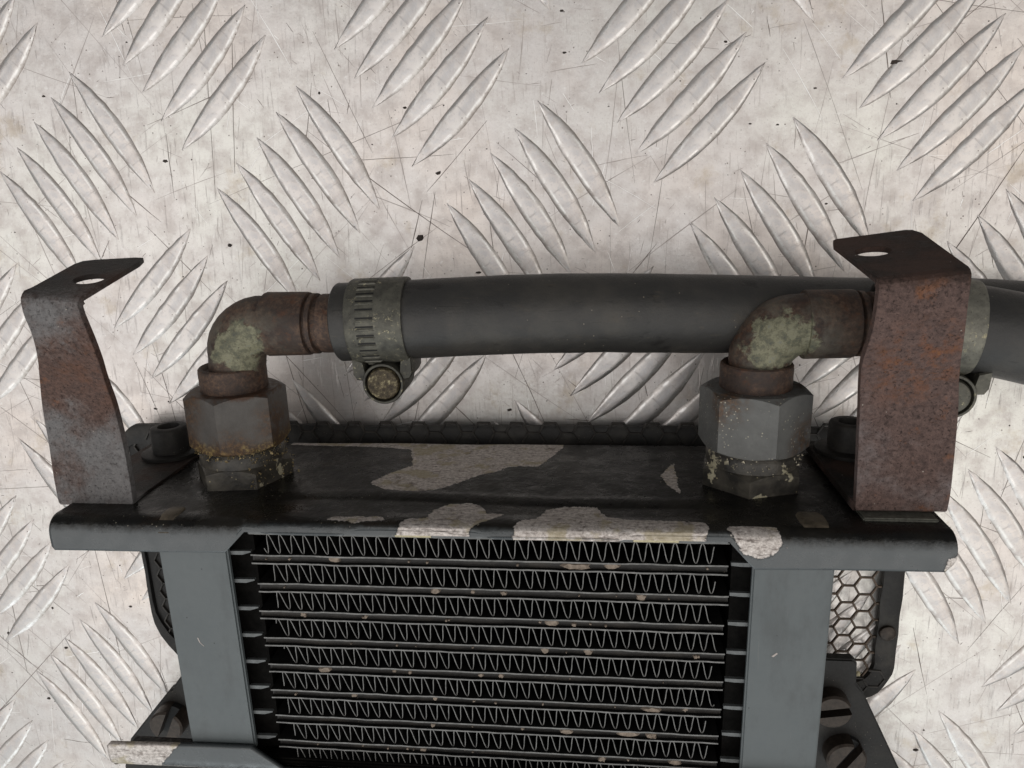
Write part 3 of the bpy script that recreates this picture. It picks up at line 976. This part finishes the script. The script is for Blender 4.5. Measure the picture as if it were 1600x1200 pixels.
for xa, xb in ((-79.0, -57.9), (57.7, 78.0)):
    b = MB().box((xa, -88.5, 23), (xb, -24.5, 66.5), 0)  # dark block added to fill the shaded gap beside the fins
    part('gap_shade_block', b, M['core'], cooler)
# dark sheet added behind the core, standing for shade between the fins
b = MB().box((-62, -89, 19.5), (61, -22.5, 22), 0)
part('core_shade_sheet', b, M['core'], cooler)

# specks of dried mud on the tubes
b = MB()
r = random.Random(5)
mudlist = [(21.5, 0, 8.0), (30.0, 0, 4.5), (-36.5, 0, 3.5), (-12, 1, 3.0), (-3, 1, 1.4), (4.5, 1, 1.8), (37, 1, 3.0), (16, 2, 4.0), (21, 2, 1.5), (24.5, 3, 2.8), (14, 3, 2.5), (-42, 4, 4.0),
           (-24, 4, 1.2), (-20, 4, 1.2), (3, 4, 1.6), (-2, 4, 1.6), (40, 5, 5.0), (48, 5, 1.8), (-35, 5, 1.8), (-14, 5, 1.6), (19, 6, 3.6), (34, 6, 6.5), (40, 6, 3.2), (-15, 6, 1.6), (8, 6, 1.2),
           (-18, 7, 1.8), (28, 7, 2.5), (46, 7, 3.5), (-30, 2, 1.4), (-46, 2, 1.8), (50, 3, 1.5)]
for _ in range(45):
    mudlist.append((r.uniform(-54, 54), r.randint(0, 8), r.uniform(.4, .9)))
for x, k, w in mudlist:
    yc = Y0T - PT * k - 1.4 + r.uniform(-.3, .3)
    n = 12
    ring, ring2 = [], []
    for q in range(n):
        a = 2 * math.pi * q / n
        s = r.uniform(.7, 1.15)
        ring.append((x + w / 2 * s * math.cos(a), yc + min(w * .4, 1.05) * s * math.sin(a), 69.2))
        ring2.append((x + w / 2 * s * .75 * math.cos(a), yc + min(w * .4, 1.0) * s * .75 * math.sin(a), 69.75 + r.uniform(-.1, .3)))
    b.rings([ring, ring2], 0, True, True)
part('mud_specks', b, M['mud'], cooler, None, 'stuff', fix=False)


# ------------------------------------------------------------------ fittings
def hex_nut(mb, cx, cz, y0, y1, R, rot, hole, chamf_top=True, chamf_bot=True, n=72, mi=0):
    ap = R * math.cos(math.pi / 6)
    rc = ap * 0.985
    rings = []

    def ring(rad, yf):
        out = []
        for j in range(n):
            a = rot + 2 * math.pi * j / n
            d = ((a - rot + math.pi / 6) % (math.pi / 3)) - math.pi / 6      # 0 at a corner +- 30deg
            # angle from the middle of the face
            fm = abs(d)
            rr = ap / math.cos(math.pi / 6 - fm)
            rad_ = rr if rad is None else rad
            out.append((cx + rad_ * math.cos(a), yf(rr), cz + rad_ * math.sin(a)))
        return out
    tn = math.tan(math.radians(32))
    rings.append(ring(hole, lambda rr: y0))
    rings.append(ring(rc, lambda rr: y0))
    rings.append(ring(None, lambda rr: y0 + (max(0, rr - rc) * tn if chamf_bot else 0)))
    rings.append(ring(None, lambda rr: y1 - (max(0, rr - rc) * tn if chamf_top else 0)))
    rings.append(ring(rc, lambda rr: y1))
    rings.append(ring(hole, lambda rr: y1))
    mb.rings(rings, mi, False, False)
    return mb


def fitting(cx, cz, ex, ey, rp, Rnut, rot, Rlock, rotl, mats, x_end):
    el, nut, lock = mats
    # swept elbow from the collar up and round to +x
    y_b = ey - 9.0
    rb = rp - 0.45
    path = [(cx, 2, cz), (cx + (ex - cx) * .6, 8, cz), (ex, y_b, cz)]
    rad = [rb * 0.99, rb * 0.99, rb]
    for q in range(1, 11):
        a = math.pi - math.pi / 2 * q / 10
        path.append((ex + 9.0 + 9.0 * math.cos(a), y_b + 9.0 * math.sin(a), cz))
        rad.append(rb * (1.0 + 0.05 * math.sin(math.pi * q / 10)))
    path = [Vector(p) for p in path]
    xs0 = ex + 9.0
    prof = [(0.3, rb), (0.55, rb + 0.1), (0.7, rp + 0.35), (1.0, rp + 0.5), (11.6, rp + 0.42), (12.1, rp + 0.25), (12.25, rp - 0.75), (12.9, rp - 0.8), (13.05, rp + .05), (14.1, rp + .05), (14.25, rp - 0.95), (15.4, rp - 1.0), (15.6, rp - 0.2), (17, rp - 0.2), (x_end - xs0, rp - 0.25)]
    for d, rr in prof:
        path.append(Vector((xs0 + d, ey, cz)))
        rad.append(rr)
    b = MB().tube(path, rad, 40, 0, True, 0.18)
    e = part('elbow_pipe', b, el, cooler)
    b = MB().lathe((cx, 0, cz), (0, 1, 0), [(3.5, rp + .85), (10.6, rp + 0.95), (11.5, rp + 0.85), (11.9, rp + 0.45), (11.7, rp - 0.3), (10.8, rp - 1)], 40)
    part('collar', b, M['collar'], e)
    b = hex_nut(MB(), cx, cz, -9.8, 5.7, Rnut, rot, rp - 0.5)
    part('union_nut', b, nut, e)
    b = MB().lathe((cx, 0, cz), (0, 1, 0), [(-16, rp + 3.4), (-11.4, rp + 3.5), (-10.6, rp + 3.1), (-9.6, rp + 2.5), (-9.0, rp)], 40)
    part('threaded_stub', b, lock, e)
    b = hex_nut(MB(), cx, cz, YT + 0.03, -13.8, Rlock, rotl, rp)
    part('lock_nut', b, lock, e)
    return e


def crust(e, cx, cz, R, angs, ys, count, mat, seed):
    r = random.Random(seed)
    b = MB()
    for _ in range(count):
        a = math.radians(r.uniform(*angs))
        y = r.uniform(*ys)
        rr = R + r.uniform(-.5, .6) + max(0.0, (-11.5 - y)) * 0.45
        c = Vector((cx + rr * math.cos(a), y, cz + rr * math.sin(a)))
        q = 0.14 + 0.42 * r.random() ** 2.5
        ps = [c + Vector((r.uniform(-1, 1), r.uniform(-1, 1), r.uniform(-1, 1))).normalized() * q for _k in range(5)]
        b.add(ps, [(0, 1, 2), (0, 2, 3), (0, 3, 4), (0, 4, 1), (1, 2, 3), (1, 3, 4)], 0)
    part('grit_crust', b, mat, e, None, 'stuff', fix=False)


fL = fitting(-69.4, 43.5, -67.6, 22.8, 7.75, 13.1, math.radians(28), 13.0, math.radians(53), (M['elL'], M['nutL'], M['lockL']), -34)
fR = fitting(66.0, 42.5, 66.6, 21.2, 7.85, 13.6, math.radians(78), 13.2, math.radians(42), (M['elR'], M['nutR'], M['lockR']), 106)
crust(fL, -69.4, 43.5, 11.4, (20, 170), (-11.2, -8.8), 190, M['gold'], 3)
crust(fL, -69.4, 43.5, 12.0, (-10, 60), (-18, -9), 120, M['gold'], 4)
crust(fR, 66.0, 42.5, 11.6, (20, 165), (-13.5, -9.2), 60, M['crumb'], 5)
set_props(fL, 'left elbow, its bend crusted pale yellow')
set_props(fR, 'right elbow, its bend crusted green and grey')


# ------------------------------------------------------------------ mounting brackets
def bracket(secs, tip, hole, T, mat, label, foot_x, ybase):
    TF = 1.3
    """secs: (left xyz, right xyz) of the outer face from the foot bend up to the flange bend"""
    (xl, xr) = foot_x
    full = [((xl, ybase, 21), (xr, ybase, 21)), ((xl, ybase, 58), (xr, ybase, 58))]
    bl, br = secs[0]
    full += [((bl[0], ybase, 62.2), (br[0], ybase, 62.2)), ((bl[0], ybase + .6, 63.5), (br[0], ybase + .6, 63.5))]
    L = catmull([s[0] for s in secs], 4)
    R = catmull([s[1] for s in secs], 4)
    full += list(zip(L, R))
    # bend into the flange
    (l1, r1) = secs[-1]
    for q in (0.33, 0.66, 1.0):
        a = q * math.radians(80)
        full.append(((l1[0], l1[1] + 2.2 * math.sin(a), l1[2] - 2.2 * (1 - math.cos(a))), (r1[0], r1[1] + 2.2 * math.sin(a), r1[2] - 2.2 * (1 - math.cos(a)))))
    full = [(Vector(a), Vector(c)) for a, c in full]

    def inner(i):
        a = full[max(i - 1, 0)]
        c = full[min(i + 1, len(full) - 1)]
        out = []
        for s in (0, 1):
            d = c[s] - a[s]
            nn = Vector((0, d.z, -d.y)).normalized()
            out.append(full[i][s] + nn * T)
        return out
    b = MB()
    rings = []
    for i, (a, c) in enumerate(full):
        ia, ic = inner(i)
        rings.append([a, c, ic, ia])
    b.rings(rings, 0, False, False)
    b.add(rings[0], [(0, 1, 2, 3)])
    # flange with a hole
    A, B = full[-1]
    Cc, D = Vector(tip[1]), Vector(tip[0])          # A-left base, B-right base, C-right tip, D-left tip
    nrm = (B - A).cross(D - A).normalized()
    if nrm.y > 0:
        nrm = -nrm
    def bil(u, v):
        return A * (1 - u) * (1 - v) + B * u * (1 - v) + Cc * u * v + D * (1 - u) * v
    N = 48
    hu, hv, hr = hole
    W_ = (B - A).length
    Lh = ((D - A).length + (Cc - B).length) / 2
    out, inn = [], []
    cr = 0.10
    for q in range(N):
        a = 2 * math.pi * q / N
        dx, dy = math.cos(a), math.sin(a)
        ts = []
        if dx > 1e-6: ts.append((1 - hu) * W_ / dx)
        if dx < -1e-6: ts.append(-hu * W_ / dx)
        if dy > 1e-6: ts.append((1 - hv) * Lh / dy)
        if dy < -1e-6: ts.append(-hv * Lh / dy)
        t = min(ts)
        u, v = hu + dx * t / W_, hv + dy * t / Lh
        out.append([u, v])
        inn.append((hu + dx * hr / W_, hv + dy * hr / Lh))
    for (cu, cv) in ((0, 0), (1, 0), (1, 1), (0, 1)):     # snap the nearest sample to each corner
        i = min(range(N), key=lambda q: (out[q][0] - cu) ** 2 + (out[q][1] - cv) ** 2)
        rnd_ = 0.05 if cv == 1 else 0
        out[i] = [cu + (rnd_ if cu == 0 else -rnd_), cv - rnd_ * .5]
    midr = [((o_[0] * .35 + i_[0] * .65), (o_[1] * .35 + i_[1] * .65)) for o_, i_ in zip(out, inn)]
    top_o = [bil(*q) for q in out]
    top_m = [bil(*q) for q in midr]
    top_i = [bil(*q) for q in inn]
    bo = [p + nrm * TF for p in top_o]
    bi = [p + nrm * TF for p in top_i]
    b.rings([top_i, top_m, top_o, bo, bi, top_i], 0, False, False)
    o = part('mounting_bracket', b, mat, cooler, label)
    md = o.modifiers.new('edge', 'BEVEL')
    md.width = 0.35 * MM
    md.segments = 2
    md.limit_method = 'ANGLE'
    md.angle_limit = math.radians(50)
    return o


SL = [((-110.2, -19.0, 64), (-89.9, -19.2, 64)), ((-110.1, -12, 64), (-89.7, -12, 64)), ((-109.5, -2, 64), (-89.8, -2.9, 64)), ((-109.0, 6.4, 64.3), (-90.2, 6.4, 64.3)), ((-105.9, 14.8, 67), (-89.3, 13.2, 67)),
      ((-102.9, 20.3, 70), (-87.7, 18.4, 70)), ((-101.4, 26.0, 72), (-87.3, 24.4, 72)), ((-101.6, 31.0, 73), (-87.9, 30.2, 73)), ((-101.7, 34.0, 73), (-88.2, 32.6, 73))]
SR = [((85.0, -17.6, 64), (104.8, -17.4, 64)), ((84.7, -10.2, 64), (105.0, -11.5, 64)), ((83.8, 4.9, 64.3), (104.2, 5.0, 64.3)), ((82.6, 12.8, 66.2), (102.6, 12.7, 66.2)), ((81.6, 18.2, 69), (101.0, 19.0, 69)),
      ((81.7, 24.5, 72), (99.6, 25.0, 72)), ((81.8, 29.3, 73), (99.0, 31.0, 73)), ((81.9, 34.0, 73), (99.0, 36.0, 73))]
brL = bracket(SL, ((-101.7, 40.8, 50.6), (-88.2, 40.7, 43.2)), (0.66, 0.40, 3.2), 2.0, M['brL'], 'left bracket, grey steel with a rusty middle', (-110.2, -90.0), YT + 0.05)
brR = bracket(SR, ((82.0, 40.8, 37.5), (99.0, 43.7, 44.8)), (0.30, 0.57, 3.4), 2.0, M['brR'], 'right bracket, rusty red brown all over', (85.0, 104.8), YT + 2.0)
b = MB().box((86.2, YT + 0.03, 24), (102.4, YT + 1.95, 66.2), 0, 0.3)
part('spacer_pad', b, M['padgrey'], cooler)
# cap screws through the bracket feet
for x, z, yb in ((-98.5, 30.0, YT + 2.1), (94.2, 29.0, YT + 4.1)):
    b = MB().lathe((x, yb + .2, z), (0, 1, 0), [(0, 5.2), (1.0, 5.3), (7.3, 5.3), (8.0, 5.0), (8.25, 4.6), (8.25, 3.1), (7.7, 2.9), (3.5, 2.8)], 36)
    s_ = part('cap_screw', b, M['guardgrey'], cooler)
    b = MB().lathe((x, yb, z), (0, 1, 0), [(0, 8.4), (.9, 8.4), (1.1, 8.0), (1.1, 4)], 36)
    part('washer', b, M['guardblack'], s_)

# ------------------------------------------------------------------ hoses
h1 = catmull([(-38.2, 23.1, 43.8), (-30, 23.4, 43.8), (-18, 23.7, 43.6), (0, 24.2, 42.6), (20, 24.2, 40.6), (40, 23.4, 37.6), (58, 22.4, 34.2), (76, 21.2, 30), (96, 19.8, 25), (130, 18.2, 20), (180, 13, 16.5), (230, 4, 14)], 8)
b = MB()
b.tube(h1, 9.95, 48, 0, False, 0.12)
t0 = (h1[0] - h1[1]).normalized()
b.lathe(h1[0], t0, [(0, 9.95), (0.25, 9.75), (0.2, 8.6), (-0.6, 7.6), (-3, 7.4)], 48, 0, False)
solo('rubber_hose', b, M['rubber'], (-38, 23, 10), 'long black rubber hose pushed onto the left elbow, running behind the right elbow', 'hose', 'rubber hoses on the elbow pipes')
h2 = catmull([(93.0, 21.1, 42.8), (104, 21.2, 44.2), (114, 20.3, 45.8), (126, 17.9, 47.4), (150, 12, 49), (190, 1, 52), (230, -12, 54)], 8)
b = MB()
b.tube(h2, 10.2, 48, 0, False, 0.12)
t0 = (h2[0] - h2[1]).normalized()
b.lathe(h2[0], t0, [(0, 10.2), (0.25, 9.9), (0.2, 8.6), (-0.6, 7.6), (-3, 7.4)], 48, 0, False)
solo('rubber_hose', b, M['rubber'], (93, 21, 30), 'short visible length of black rubber hose leaving at the right edge behind the rusty bracket', 'hose', 'rubber hoses on the elbow pipes')


# ------------------------------------------------------------------ hose clamps
def clamp(cx, cy, cz, rad, wid, axis, label, mb_mat, dk, slots, off=0.0):
    ax = Vector(axis).normalized()
    u = Vector((0, 0, 1))
    u = (u - ax * u.dot(ax)).normalized()            # towards the viewer
    w = u.cross(ax)                                   # sideways (+-y)
    if w.y < 0:
        w = -w
    c = Vector((cx, cy, cz))
    th = thing('hose_clamp', (cx, cy - rad - 6, cz - 10), label, 'hose clamp', 'worm drive clamps on the hoses')
    b = MB()
    n = 72
    R = []
    for d, rr in ((-wid / 2, rad - .3), (-wid / 2, rad + .55), (-wid / 2 + .4, rad + .75), (wid / 2 - .4, rad + .75), (wid / 2, rad + .55), (wid / 2, rad - .3)):
        R.append([c + ax * d + (u * math.cos(2 * math.pi * j / n) + w * math.sin(2 * math.pi * j / n)) * (rr + 0.12 * mnoise.noise(Vector((j * .3, d, 2)))) for j in range(n)])
    b.rings(R, 0, True, False)
    band = part('band', b, mb_mat, th)
    if slots:
        for k in range(15):
            a = math.radians(-80 + 158 * k / 14)
            b = MB()
            da = 0.030
            vs = []
            for d in (-4.2, -3.7, -0.1, 0.4):
                for aa, hh in ((-da, .74), (-da * .5, 1.12), (da * .5, 1.12), (da, .74)):
                    e_ = .75 if d in (-4.2, 0.4) else hh
                    vs.append(c + ax * d + (u * math.cos(a + aa) + w * math.sin(a + aa)) * (rad + e_))
            fs = [(i * 4 + j, i * 4 + j + 1, (i + 1) * 4 + j + 1, (i + 1) * 4 + j) for i in range(3) for j in range(3)]
            b.add(vs, fs, 0, True)
            part('slot_rib', b, mb_mat, band)
            b = MB()
            vs = []
            a2 = a + 0.062
            for d in (-4.1, 0.3):
                for aa in (-0.020, 0.020):
                    vs.append(c + ax * d + (u * math.cos(a2 + aa) + w * math.sin(a2 + aa)) * (rad + .82))
            b.add(vs, [(0, 1, 3, 2)])
            part('slot', b, M['dark'], band)
    # screw housing on the side towards -y; the screw runs towards the viewer
    s = c - w * (rad + 4.9) + u * 1.0 + ax * off
    b = MB()
    n = 40
    prof = [(-7, 5.3), (5.2, 5.35), (5.7, 5.15), (5.7, 4.65), (5.2, 4.5), (1.5, 4.45)]
    b.lathe(s, u, prof, n)
    for sg in (-1, 1):                                # saddle wings either side of the screw
        P0 = s + ax * sg * 4.2 + w * 1.2
        pts = []
        for (dx, dw) in ((0.0, 0.6), (1.0, -0.4), (2.6, -0.2), (3.4, 1.2), (3.4, 5.6), (0.6, 4.6)):
            pts.append(P0 + ax * sg * dx + w * dw)
        lo = [p + u * -6 for p in pts]
        hi = [p + u * 4.6 for p in pts]
        hi2 = [p + u * 5.0 + (sum(pts, Vector()) / 6 - p) * .12 for p in pts]
        b.rings([lo, hi, hi2], 0, False, True)
    hs = part('screw_housing', b, dk, th)
    b = MB().lathe(s, u, [(0, 4.1), (5.3, 4.15), (5.9, 3.8), (6.1, 3.2), (6.15, 0.3)], n)
    sc = part('screw', b, M['brass'] if slots else dk, hs)
    return th


clamp(-27.3, 23.45, 43.7, 10.1, 14.2, (1, .03, -.01), 'dull slotted hose clamp with its brassy screw end beside the left elbow', M['clampA'], M['clampdark'], True)
clamp(106.4, 21.1, 44.6, 10.4, 14.0, (1, -.07, .15), 'pale hose clamp half hidden behind the rusty right bracket', M['clampB'], M['clampA'], False, 4.0)

# ------------------------------------------------------------------ mesh guard behind the cooler
guard = thing('mesh_guard', (0, -60, 6), 'black framed honeycomb mesh guard lying under the oil cooler', 'mesh guard')
def rounded(x0, x1, y0, y1, rads, n=8):
    pts = []
    for (cx, cy, a0, rr) in ((x1, y1, 0, rads[0]), (x0, y1, 90, rads[1]), (x0, y0, 180, rads[2]), (x1, y0, 270, rads[3])):
        ox = cx - rr if cx == x1 else cx + rr
        oy = cy - rr if cy == y1 else cy + rr
        for k in range(n + 1):
            a = math.radians(a0 + 90 * k / n)
            pts.append((ox + rr * math.cos(a), oy + rr * math.sin(a)))
    return pts


def densify(P, step=2.0):
    out = []
    for i in range(len(P)):
        a, c = P[i], P[(i + 1) % len(P)]
        n = max(1, int(math.hypot(c[0] - a[0], c[1] - a[1]) / step))
        out += [(a[0] + (c[0] - a[0]) * k / n, a[1] + (c[1] - a[1]) * k / n) for k in range(n)]
    return out


outer = rounded(-128.8, 121.8, -111.0, -16.6, (6, 6, 24, 13))
inner_ = rounded(-127.6, 115.4, -104.5, -23.2, (4, 4, 23, 8))
# keep matching counts: both have the same number of arc points
b = MB()
seg = 12
def sub(P):
    out = []
    for i in range(len(P)):
        a, c = P[i], P[(i + 1) % len(P)]
        for k in range(seg if math.hypot(c[0] - a[0], c[1] - a[1]) > 20 else 1):
            n = seg if math.hypot(c[0] - a[0], c[1] - a[1]) > 20 else 1
            out.append((a[0] + (c[0] - a[0]) * k / n, a[1] + (c[1] - a[1]) * k / n))
    return out
O, I = sub(outer), sub(inner_)
assert len(O) == len(I)
def jit(P, z, amp):
    return [(x + amp * mnoise.noise(Vector((x * .13, y * .13, 1))), y + amp * mnoise.noise(Vector((x * .13, y * .13, 6))), z) for x, y in P]
mid1 = [((a[0] * .85 + c[0] * .15), (a[1] * .85 + c[1] * .15)) for a, c in zip(O, I)]
mid2 = [((a[0] * .25 + c[0] * .75), (a[1] * .25 + c[1] * .75)) for a, c in zip(O, I)]
b.rings([jit(O, 7.7, .8), jit(O, 9.4, .8), jit(mid1, 10.0, .6), jit(mid2, 10.0, .5), jit(I, 9.8, .5), jit(I, 7.7, .4)], 0, True, False)
part('frame', b, M['guardgrey'], guard)
# honeycomb: flat-topped hexagons
b, b_em = MB(), MB()
pitch = 5.95
a_h = pitch / math.sqrt(3)
seen = set()
wire_w, wire_t = 0.36, 0.3
for ci in range(-46, 26):
    for cj in range(-18, 3):
        cx = ci * 1.5 * a_h + 95.2
        cy = -66.0 + cj * pitch + (ci % 2) * pitch / 2 + pitch * 7
        if not (-129 < cx < 122 and -111 < cy < -16.5):
            continue
        if -60 < cx < 55 and -90 < cy < -30:
            continue
        op = cx > 76 and sdist(np.array([cx]), np.array([cy]), inner_)[0] > -0.6
        if sdist(np.array([cx]), np.array([cy]), outer)[0] < (0 if op else (1.2 if (cy > -26 and -95 < cx < 112) else 3.3)):
            continue
        onframe = sdist(np.array([cx]), np.array([cy]), inner_)[0] < 0
        bb = b if op else b_em
        zz = 9.0 if op else (10.05 if onframe else 9.0)
        vs6 = [(cx + a_h * math.cos(math.radians(60 * k)), cy + a_h * math.sin(math.radians(60 * k))) for k in range(6)]
        for k in range(6):
            p, q = vs6[k], vs6[(k + 1) % 6]
            key = (round((p[0] + q[0]) * 2), round((p[1] + q[1]) * 2))
            if key in seen:
                continue
            seen.add(key)
            d = Vector((q[0] - p[0], q[1] - p[1], 0)).normalized()
            nn = Vector((-d.y, d.x, 0)) * wire_w
            p3, q3 = Vector((*p, zz)) - d * .15, Vector((*q, zz)) + d * .15
            up_ = Vector((0, 0, wire_t if cx > 60 else 0.55))
            ring0 = [p3 + nn - up_, p3 + nn * .6 + up_, p3 - nn * .6 + up_, p3 - nn - up_]
            ring1 = [x + (q3 - p3) for x in ring0]
            bb.rings([ring0, ring1], 0, False, False)
part('honeycomb_mesh', b, M['wire'], guard, fix=False)
part('embossed_mesh', b_em, M['guardlight'], guard, None, 'stuff', fix=False)
# added dark sheet: closes mesh cells, blocks light behind the core, right end open
b = MB().prism(rounded(-127.0, 80.5, -109.0, -19.0, (3, 5, 22, 3)), 7.75, 8.75, 0)
part('light_block_backing', b, M['guardblack'], guard)
b = MB()
b.lathe((118.2, -84.6, 9.9), (0, 0, 1), [(0, 2.6), (1.0, 2.5), (1.4, 1.9), (1.5, .3)], 24)
part('rivet', b, M['screw'], guard)
b = MB()
b.lathe((111.0, -100.6, 9.2), (0, 0, 1), [(0, .9), (.7, .6), (.9, .1)], 10)
part('clip', b, M['yellow'], guard)

# dark corner plates with slotted screws
def corner(poly, z, screws, label):
    b = MB().prism(poly, z - 3, z, 0, 0.5)
    c = part('corner_plate', b, M['guardblack'], guard, label)
    for (x, y, r_, ang, hgt) in screws:
        b = MB()
        n = 40
        gw = 0.26
        # head as two halves either side of the slot
        for sg in (0, 1):
            pts = []
            a0 = math.radians(ang) + sg * math.pi
            for k in range(n // 2 + 1):
                a = a0 + math.asin(gw) + (math.pi - 2 * math.asin(gw)) * k / (n // 2)
                pts.append((x + r_ * math.cos(a), y + r_ * math.sin(a)))
            lo = [(px, py, z) for px, py in pts]
            hi = [(px, py, z + hgt - .6) for px, py in pts]
            cx_ = sum(p[0] for p in pts) / len(pts)
            cy_ = sum(p[1] for p in pts) / len(pts)
            h2_ = [(px + (x - px) * .10, py + (y - py) * .10, z + hgt) for px, py in pts]
            b.rings([lo, hi, h2_], 0, False, True)
        b.lathe((x, y, z), (0, 0, 1), [(0, r_ * .97), (hgt * .35, r_ * .97), (hgt * .35, .1)], n, 1)
        part('slotted_screw', b, [M['screw'], M['dark']], c)
    return c


corner([(-113.3, -102.3), (-116.5, -106.5), (-117.5, -106.9), (-135.3, -128.0), (-139.5, -140), (-139.5, -160), (-70, -160), (-70, -98), (-108, -98)], 24, [(-117.0, -117.0, 5.8, 65, 6.0)], 'left dark corner plate with one slotted screw')
corner([(80, -85.3), (103.6, -85.2), (104.8, -86.4), (105.2, -93.5), (107.5, -96.5), (120.6, -123.6), (133, -150), (133, -160), (70, -160), (70, -85.3)], 24, [(103.0, -117.6, 6.0, 58, 5.0), (97.6, -100.4, 5.6, 10, 5.0)], 'right dark corner plate with two slotted screws')

# tidy: drop helper properties
for o in scene.objects:
    if 'origin' in o:
        del o['origin']
